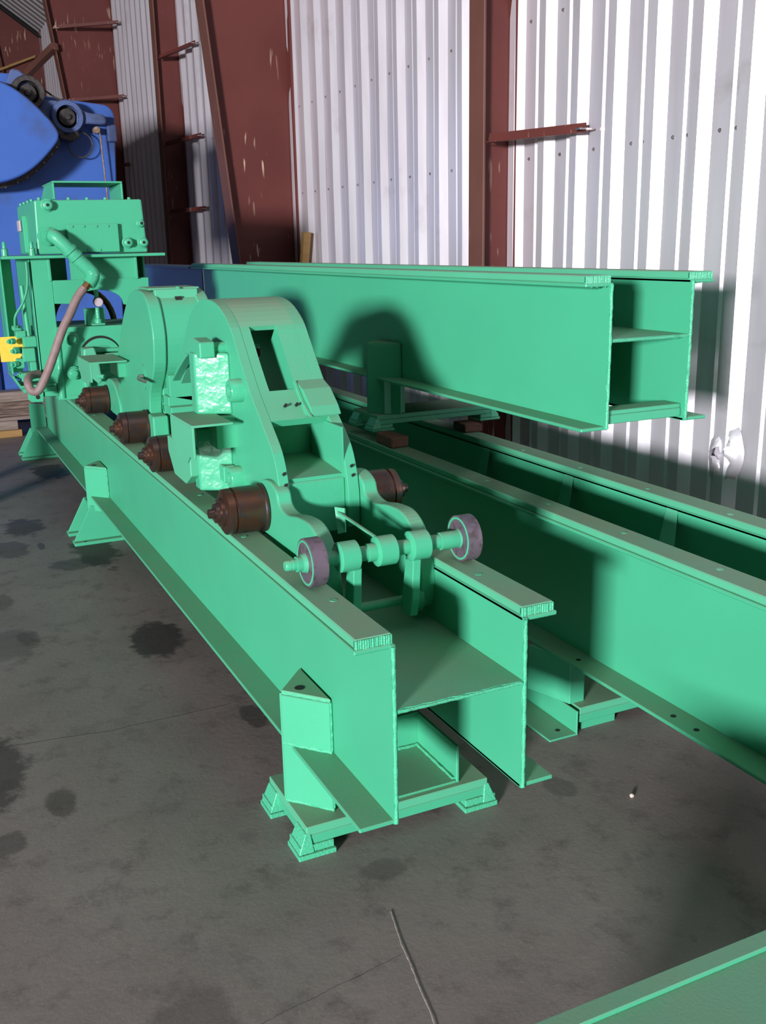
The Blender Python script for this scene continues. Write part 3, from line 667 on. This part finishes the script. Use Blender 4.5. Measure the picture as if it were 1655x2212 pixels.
m = MB(True); m.prism([(1.07, .93), (1.31, .93), (1.31, .86), (1.19, .80), (1.07, .83)], 'Y', 4.60, 4.66); m.box(1.20, 1.42, 4.62, 4.95, .925, .945); link('bracket', m, M_green, c2, bevel=.002)
m = MB(True); m.lathe((.9995, 4.82, .905), (-1, 0, 0), [(0, .062), (.004, .062), (.005, .018), (.007, .017)], 30); link('bearing_cover', m, M_green, c2, smooth=30)
m = MB(True); m.lathe((.992, 4.80, .905), (-1, 0, 0), [(0, .017), (.02, .016)], 16); m.tube([(.97, 4.80, .905), (.955, 4.72, .91), (.96, 4.6, .91)], .008, 8); link('shaft_end', m, M_steel, c2, smooth=40, label='bare worn shaft end')
m = MB(True); m.box(.985, 1.06, 4.62, 4.74, .60, .74); link('roller_mount', m, M_green, c2, bevel=.006)
for yy in (4.77, 5.80):
    roller(c2, .855, .985, yy, .675, .0765, -1)
    roller(c2, 1.325, 1.46, yy, .675, .0765, 1)
    link('roller_axle', MB(True).cyl((.97, yy, .675), (1.34, yy, .675), .03), M_green, c2, smooth=40)
for xa in (.99, 1.27):
    m = MB(True); m.prism(curve2([(5.45, .60), (5.47, .70), (5.60, .79), (5.78, .79), (5.90, .72), (5.92, .62)], 4), 'X', xa, xa+.05); link('roller_arm', m, M_green, c2, bevel=.006, smooth=30)
guard(c2, 5.12, 5.50, .958, .80, .985, .10)
m = MB(True); m.box(1.005, 1.27, 5.3, 5.9, .60, .68); link('rear_frame', m, M_green, c2)

# ------------------------------------------------------------------ gearbox head at the end of the track
hd = thing('gearbox_head', 'green machine head at the far end of the track, gearbox above a bored housing', 'machine', tuple(K((1.05, 6.6, .596))))
Y = 6.5
def hp(name, m, mat=M_green, **kw):
    kw.setdefault('bevel', .003); return link(name, m, mat, hd, **kw)
# gearbox
gb = hp('gearbox', MB(True).prism([(.775, 1.48), (1.44, 1.48), (1.425, 1.80), (.785, 1.795)], 'Y', Y, Y+.95), bevel=.008, seg=2)
cv = hp('cover_plate', MB(True).box(.955, 1.262, Y-.035, Y, 1.487, 1.655))
bb = MB(True)
for x in (.985, 1.055, 1.13, 1.20): bb.nut((x, Y-.035, 1.64), (0, -1, 0), .0075, .006)
for x in (.985, 1.07, 1.14): bb.nut((x, Y-.035, 1.50), (0, -1, 0), .0075, .006)
s_ = sub('bolt', bb, M_green, cv); s_['kind'] = 'stuff'
for (x, z, r) in ((.80+.055, 1.765, .030), (1.405, 1.655, .020), (1.315, 1.54, .028), (1.41, 1.54, .028)):
    m = MB(True); m.lathe((x, Y, z), (0, -1, 0), [(0, r*1.25), (.012, r*1.25), (.014, r), (.045, r*.9), (.05, r*.6), (.05, .009), (.044, .008)], 20); bs = hp('bearing_boss', m, smooth=40, bevel=0)
    sub('boss_hole', MB(True).lathe((x, Y-.051, z), (0, -1, 0), [(0, .009), (.001, .009)], 12), M_black, bs)
m = MB(True)
for x, y in ((.82, Y+.05), (.99, Y+.03), (1.10, Y+.03), (1.21, Y+.03), (1.355, Y+.03), (.80, Y+.25), (.80, Y+.45), (.80, Y+.65), (.80, Y+.85)): m.nut((x, y, 1.795), (0, 0, 1), .012, .018)
lb = hp('lid_bolt', m); lb['kind'] = 'stuff'
hp('gearbox_side_rib', MB(True).prism([(Y+.45, 1.49), (Y+.52, 1.49), (Y+.52, 1.72), (Y+.45, 1.72)], 'X', .755, .785), bevel=.004)
m = MB(True); m.box(.762, .775, Y+.72, Y+.86, 1.63, 1.70); hp('rating_plate', m, M_white, label='small pale blank plate on the gearbox side')
lb = MB(True); lb.box(.905, 1.325, Y+.04, Y+.50, 1.897, 1.908)
for x in (.905, 1.313): lb.box(x, x+.012, Y+.04, Y+.42, 1.80, 1.897)
lb.prism([(Y+.42, 1.80), (Y+.42, 1.897), (Y+.7, 1.80)], 'X', .905, .917)
hp('lifting_bracket', lb)
hp('table_plate', MB(True).box(.557, 1.527, Y-.10, Y+1.05, 1.457, 1.475), M_green, bevel=.003)
for (x, y) in ((.60, Y+.75), (.60, Y+.92), (.74, Y-.02), (.60, Y+.15)):
    m = MB(True); m.lathe((x, y, 1.475), (0, 0, 1), [(0, .020), (.04, .020), (.045, .012), (.075, .012), (.085, .006)], 10)
    hp('table_stud', m, M_cast, smooth=40, bevel=0)
# frame below the table
hp('side_leg', MB(True).box(.718, .842, Y, Y+.02, .62, 1.457)); hp('side_leg', MB(True).box(.715, .73, Y, Y+.75, .62, 1.457))
hp('outer_leg', MB(True).box(.60, .685, Y+.75, Y+.77, .70, 1.457)); hp('outer_leg', MB(True).box(.60, .612, Y+.6, Y+.95, .70, 1.457))
hp('leg_rib', MB(True).box(.822, .84, Y-.012, Y, 1.32, 1.457)); hp('leg_rib', MB(True).box(1.345, 1.362, Y-.03, Y+.01, 1.32, 1.457))
arch = [(.842, 1.325), (1.43, 1.325), (1.425, 1.158), (1.262, 1.163)]+[(1.105+.155*math.cos(t*pi/12), 1.175+.085*math.sin(t*pi/12)) for t in range(1, 12)]+[(.95, 1.18), (.842, 1.185)]
hp('cross_member', MB(True).prism(arch, 'Y', Y-.005, Y+.02), bevel=.002)
hp('apron_plate', MB(True).box(.955, 1.36, Y+.005, Y+.02, 1.32, 1.457), bevel=0)
hp('recess', MB(True).box(.842, .955, Y+.16, Y+.17, 1.32, 1.457), bevel=0)
hp('right_leg', MB(True).box(1.36, 1.43, Y+.15, Y+.17, .62, 1.457)); hp('right_leg', MB(True).box(1.41, 1.425, Y+.05, Y+.7, .62, 1.457))
m = MB(True); m.lathe((1.395, Y+.13, 1.36), (0, -1, 0), [(0, .016), (.02, .012)], 12); hp('plug', m, M_white, smooth=40, bevel=0)
# bored housing
bl = [(.826, .70), (.826, .985), (.84, 1.0), (.84, 1.045), (1.36, 1.04), (1.36, .62), (.826, .62)]
hs_ = hp('housing', MB(True).prism(bl, 'Y', Y-.06, Y+.55), bevel=.006, seg=2)
hp('housing_edge', MB(True).tube([(.825, Y-.052, .61), (.828, Y-.052, .98)], .022, 14), M_cast, bevel=0, smooth=60, label='glinting bevelled left edge of the housing')
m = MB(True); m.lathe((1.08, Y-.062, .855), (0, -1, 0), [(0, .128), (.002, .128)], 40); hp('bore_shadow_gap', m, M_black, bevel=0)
m = MB(True); m.lathe((1.085, Y-.062, .845), (0, -1, 0), [(0, .124), (.012, .122), (.013, .08), (.02, .078)], 40); hp('bearing_cap', m, smooth=35, bevel=0)
hp('key_bar', MB(True).box(1.03, 1.19, Y-.12, Y-.07, .885, .905))
hp('bar_block', MB(True).box(1.09, 1.22, Y-.14, Y-.07, .85, .878))
for (x, z) in ((.91, .975), (.90, .765)):
    m = MB(True); m.lathe((x, Y-.06, z), (0, -1, 0), [(0, .042), (.03, .042), (.032, .034), (.05, .032), (.052, .022), (.07, .02), (.072, .006)], 22); hp('tie_rod_end', m, M_cast, smooth=40, bevel=0)
hp('side_plate', MB(True).box(.955, 1.0, Y-.10, Y-.06, .62, .74))
m = MB(True); m.cyl((.975, Y-.10, .62), (.965, Y-.10, .80), .028); hp('clamp_post', m, M_cast, smooth=40, bevel=0)
m = MB(True); m.prism([(.955, .92), (1.02, .925), (1.04, .84), (1.05, .72), (1.03, .70), (.97, .76), (.945, .83)], 'Y', Y-.22, Y-.10); hp('casting_lug', m, M_dusty, bevel=.008, seg=2)
m = MB(True); m.tube([(.955, Y-.11, .76), (1.0, Y-.18, .755), (1.06, Y-.24, .745)], .014); hp('clamp_rod', m, smooth=40, bevel=0)
# gauge block
hp('gauge_block', MB(True).box(1.02, 1.135, Y-.03, Y+.06, 1.045, 1.148))
hp('gauge_block_front', MB(True).box(1.04, 1.12, Y-.10, Y-.03, 1.048, 1.06))
m = MB(True); m.lathe((1.085, Y-.06, 1.055), (0, 0, 1), [(0, .022), (.03, .022), (.032, .014), (.10, .013)], 14); hp('gauge_stem', m, M_cast, smooth=40, bevel=0)
m = MB(True); m.lathe((1.094, Y-.045, 1.19), (0, -1, -.1), [(0, .030), (.028, .030), (.029, .026)], 24); g = hp('pressure_gauge', m, M_grease, smooth=40, bevel=0)
sub('dial', MB(True).lathe((1.094, Y-.074, 1.187), (0, -1, -.1), [(0, .026), (.001, .026)], 24), M_white, g, label='pale pressure gauge dial')
m = MB(True); m.lathe((1.09, Y-.04, 1.215), (0, 0, 1), [(0, .014), (.045, .014), (.048, .008)], 10); hp('gauge_cap', m, smooth=40, bevel=0)
# pipe, elbow and hose
m = MB(True); m.lathe((.835, Y-.01, 1.585), (0, -1, 0), [(0, .055), (.02, .055), (.021, .045), (.05, .045)], 20); hp('pipe_flange', m, M_cast, smooth=40, bevel=0)
pp = spline([(.845, Y-.04, 1.585), (.86, Y-.12, 1.585), (.90, Y-.14, 1.545), (.95, Y-.145, 1.49), (1.0, Y-.145, 1.43)], 5)
m = MB(True); m.tube(pp, .040, 18); hp('drain_pipe', m, smooth=50, bevel=0)
m = MB(True)
for t in (4, 14, 17):
    p = pp[min(t, len(pp)-2)]; d = (pp[min(t, len(pp)-2)+1]-p).normalized(); m.lathe(p, d, [(-.012, .046), (.012, .047)], 18)
m.tube(spline([(1.0, Y-.145, 1.43), (1.04, Y-.15, 1.39), (1.062, Y-.155, 1.36), (1.05, Y-.16, 1.325), (1.03, Y-.165, 1.30)], 4), .041, 18)
hp('elbow', m, M_cast, smooth=50, bevel=0)
m = MB(True); m.tube([(1.035, Y-.165, 1.315), (1.01, Y-.17, 1.285), (.985, Y-.175, 1.262)], .024, 6); hp('hose_fitting', m, M_fit, smooth=30, bevel=0)
hz = spline([(1.0, Y-.17, 1.28), (.95, Y-.18, 1.22), (.90, Y-.19, 1.13), (.845, Y-.20, 1.04), (.79, Y-.21, .92), (.745, Y-.21, .82), (.70, Y-.21, .735), (.665, Y-.20, .685), (.63, Y-.19, .69), (.618, Y-.17, .735), (.64, Y-.10, .765), (.70, Y-.04, .77)], 6)
m = MB(True); m.tube(hz, .0255, 14); hp('hose', m, M_hose, smooth=60, bevel=0, label='grey-brown hydraulic hose')
# rusty hose loop seen through the arch
m = MB(True); P = [(1.12+.21*math.cos(pi*i/16), Y+.75, 1.0+.24*math.sin(pi*i/16)) for i in range(17)]; m.tube(P, .022, 10); hp('hose_loop', m, M_fit, smooth=60, bevel=0, label='rusty brown hose loop behind the gauge')
# valve manifold at the left
for (x0, x1, z0, z1, y0, y1) in ((.635, .715, .93, .995, 0, .12), (.60, .66, .985, 1.03, .03, .15), (.625, .70, .84, .925, .01, .12), (.66, .70, .78, .84, .0, .1), (.585, .635, .80, .86, .04, .15), (.575, .62, .895, .93, .05, .16), (.60, .72, .72, .775, .0, .12), (.585, .64, 1.03, 1.06, .05, .12)):
    hp('valve_block', MB(True).box(x0, x1, Y+y0, Y+y1, z0, z1), M_green, bevel=.005)
for (x, z) in ((.60, .91), (.59, .83), (.61, .755), (.585, .97)):
    m = MB(True); m.lathe((x, Y+.04, z), (-.8, -.6, 0), [(0, .018), (.03, .018), (.032, .012), (.05, .011)], 12); hp('valve_cap', m, M_cast, smooth=40, bevel=0)
m = MB(True); m.tube(spline([(.70, Y-.02, 1.44), (.698, Y-.02, 1.36), (.685, Y-.02, 1.27), (.65, Y-.01, 1.19), (.605, Y, 1.12), (.598, Y+.02, 1.05)], 6), .008, 8); hp('control_cable', m, M_cable, smooth=60, bevel=0)
m = MB(True); m.cyl((.675, Y+.05, .99), (.665, Y+.05, 1.30), .012, 10); hp('riser_pipe', m, smooth=40, bevel=0)
hp('drip_tray', MB(True).prism([(.545, .76), (.585, .685), (.80, .685), (.80, .70), (.592, .70), (.555, .765)], 'Y', Y-.02, Y+.28), bevel=.002)
hp('foot_bar', MB(True).box(.60, .80, Y-.03, Y+.22, .655, .683))
lug = hp('lug', MB(True).prism([(.628, .655), (.625, .61), (.645, .592), (.715, .59), (.72, .655)], 'Y', Y-.01, Y+.03), bevel=.003)
sub('lug_hole', MB(True).lathe((.682, Y-.0115, .622), (0, -1, 0), [(0, .013), (.001, .013)], 14), M_black, lug)
hp('saddle_plate', MB(True).box(.80, 1.47, Y-.06, Y+.75, .597, .625))
# unseen block on legs left of the head, added to shade the far wall
m = MB(False); m.box(-.20, .06, 5.90, 6.68, 1.72, 2.66); link('shade_block', m, M_green, hd, bevel=.02)
for y in (5.95, 6.55): link('shade_block_leg', MB(False).box(-.12, -.02, y, y+.08, 0, 1.73), M_green, hd)
m = MB(False); m.prism([(0, 0), (.09, .0), (.115, .035), (.085, .05), (.13, .075), (.13, .125), (.11, .135), (.0, .135)], 'Y', 0, .004)
for v in m.bm.verts: v.co += Vector((.445, 5.86, .915))
yt = link('tag', m, M_yellow, origin=(.45, 5.86, .915)); tag(yt, 'bright yellow paper tag hanging at the left of the green machine head', 'tag')

# ------------------------------------------------------------------ blue machine far behind
bmx = thing('blue_press', 'large blue machine with rounded side frame behind the green machine head', 'machine', (1.0, 9.4, 0))
fr = [(-.6, 0), (1.80, 0), (1.83, .8), (1.87, 2.0), (1.905, 2.60)]+[(1.80+.105*math.cos(t*pi/12), 2.63+.105*math.sin(t*pi/12)) for t in range(0, 7)]+[(1.45, 2.77), (1.3, 2.79), (1.10, 2.95), (-.6, 3.0)]
link('side_frame', MB(False).prism(fr, 'Y', 9.5, 10.4), M_blue, bmx, bevel=.01)
gp = curve2([(.2, 2.86), (.55, 2.86), (.85, 2.83), (.985, 2.79), (1.12, 2.70), (1.26, 2.56), (1.325, 2.47), (1.338, 2.41), (1.30, 2.34), (1.15, 2.19), (.99, 2.09), (.80, 2.04), (.5, 2.03), (.2, 2.10)], 5)
link('belt_guard', MB(False).prism(gp, 'Y', 9.0, 9.22), M_blue, bmx, bevel=.02, seg=3, label='smooth blue rounded belt guard')
gp2 = [(a+.035*(1 if a > .8 else 0), b+(.03 if b > 2.5 else -.03)) for a, b in gp]
link('guard_rim', MB(False).prism(gp2, 'Y', 9.22, 9.27), M_grease, bmx, bevel=.005)
rv = MB(False)
for a, b in ((.9, 2.02), (1.0, 2.06), (1.08, 2.10), (1.16, 2.155), (1.23, 2.22), (1.30, 2.29), (1.345, 2.345)): rv.lathe((a, 9.22, b), (0, -1, 0), [(0, .007), (.006, .005)], 8)
r_ = link('rivet', rv, M_steel, bmx); r_['kind'] = 'stuff'
def bearing(x, z, r, ym, mat=M_bluedusty):
    m = MB(False); m.lathe((x, ym, z), (0, -1, 0), [(0, r*1.1), (.14, r*1.05), (.16, r*.98), (.16, r*.72), (.08, r*.68)], 30); p = link('bearing_housing', m, mat, bmx, smooth=35)
    m = MB(False); m.lathe((x, ym-.081, z), (0, -1, 0), [(0, r*.71), (.001, r*.7)], 24); sub('bearing_gap', m, M_black, p)
    m = MB(False); m.lathe((x, ym-.08, z), (0, -1, 0), [(0, r*.55), (.05, r*.52), (.055, r*.2), (.08, r*.18)], 22); sub('shaft_end', m, M_grease, p, smooth=35)
bearing(1.47, 2.60, .13, 9.45); bearing(1.17, 2.78, .13, 9.45, M_grease)
m = MB(False); m.prism(curve2([(1.56, 2.68), (1.66, 2.64), (1.77, 2.63), (1.80, 2.58), (1.77, 2.55), (1.62, 2.55), (1.54, 2.50)], 4), 'Y', 9.33, 9.42); link('lever_arm', m, M_bluedusty, bmx, bevel=.01)
m = MB(False); m.prism([(1.0, 2.84), (1.06, 2.97), (1.13, 2.96), (1.22, 2.87), (1.10, 2.80)], 'Y', 9.36, 9.46); m.prism([(1.22, 2.70), (1.30, 2.74), (1.42, 2.73), (1.40, 2.62), (1.34, 2.52)], 'Y', 9.36, 9.46); link('yoke', m, M_bluedusty, bmx, bevel=.015)
m = MB(False); m.tube([(1.25, 9.40, 2.86), (1.40, 9.40, 2.76), (1.48, 9.40, 2.73)], .008, 6); m.tube([(1.15, 9.40, 2.73), (1.48, 9.40, 2.735)], .006, 6); link('link_rod', m, M_grease, bmx)
m = MB(False); m.prism([(1.44, 2.46), (1.54, 2.50), (1.56, 2.44), (1.50, 2.40), (1.40, 2.42), (1.30, 2.54), (1.36, 2.60)], 'Y', 9.30, 9.45); link('grease_block', m, M_grease, bmx, bevel=.01)
m = MB(False); m.tube([(1.565+.105*math.cos(a*pi/16), 9.38, 2.385+.105*math.sin(a*pi/16)) for a in range(0, 33)], .006, 6); link('wire_loop', m, M_grease, bmx)
m = MB(False); m.tube([(1.745, 9.40, 2.53), (1.752, 9.40, 2.3), (1.765, 9.40, 1.9), (1.765, 9.40, 1.6)], .007, 6); m.lathe((1.72, 9.44, 2.51), (0, -1, 0), [(0, .03), (.06, .028)], 12); link('pull_rod', m, M_rod, bmx)
m = MB(False); m.box(1.82, 1.90, 9.42, 9.5, 2.42, 2.56); link('edge_bracket', m, M_bluedusty, bmx, bevel=.01)
m = MB(False); m.box(-.3, .70, 9.44, 9.5, 0, 1.9); link('base_cabinet', m, M_blue, bmx, bevel=.02)

# ------------------------------------------------------------------ green beam in the near right corner
nb = thing('steel_beam', 'green channel beam end cut off by the lower right corner', 'beam', (1.3, .8, 0))
m = MB(False); m.box(.45, 2.2, .74, .885, .485, .495); link('top_flange', m, M_green, nb, bevel=.002)
m = MB(False); m.box(.45, 2.2, .877, .907, .495, .503); link('lip', m, M_green, nb, bevel=.002)
m = MB(False); m.box(.45, 2.2, .80, .812, .03, .485); link('web', m, M_green, nb)
m = MB(False); m.box(.45, 2.2, .74, .885, .0, .03); link('bottom_flange', m, M_green, nb, bevel=.002)

for o in bpy.data.objects:
    if '_o' in o: del o['_o']
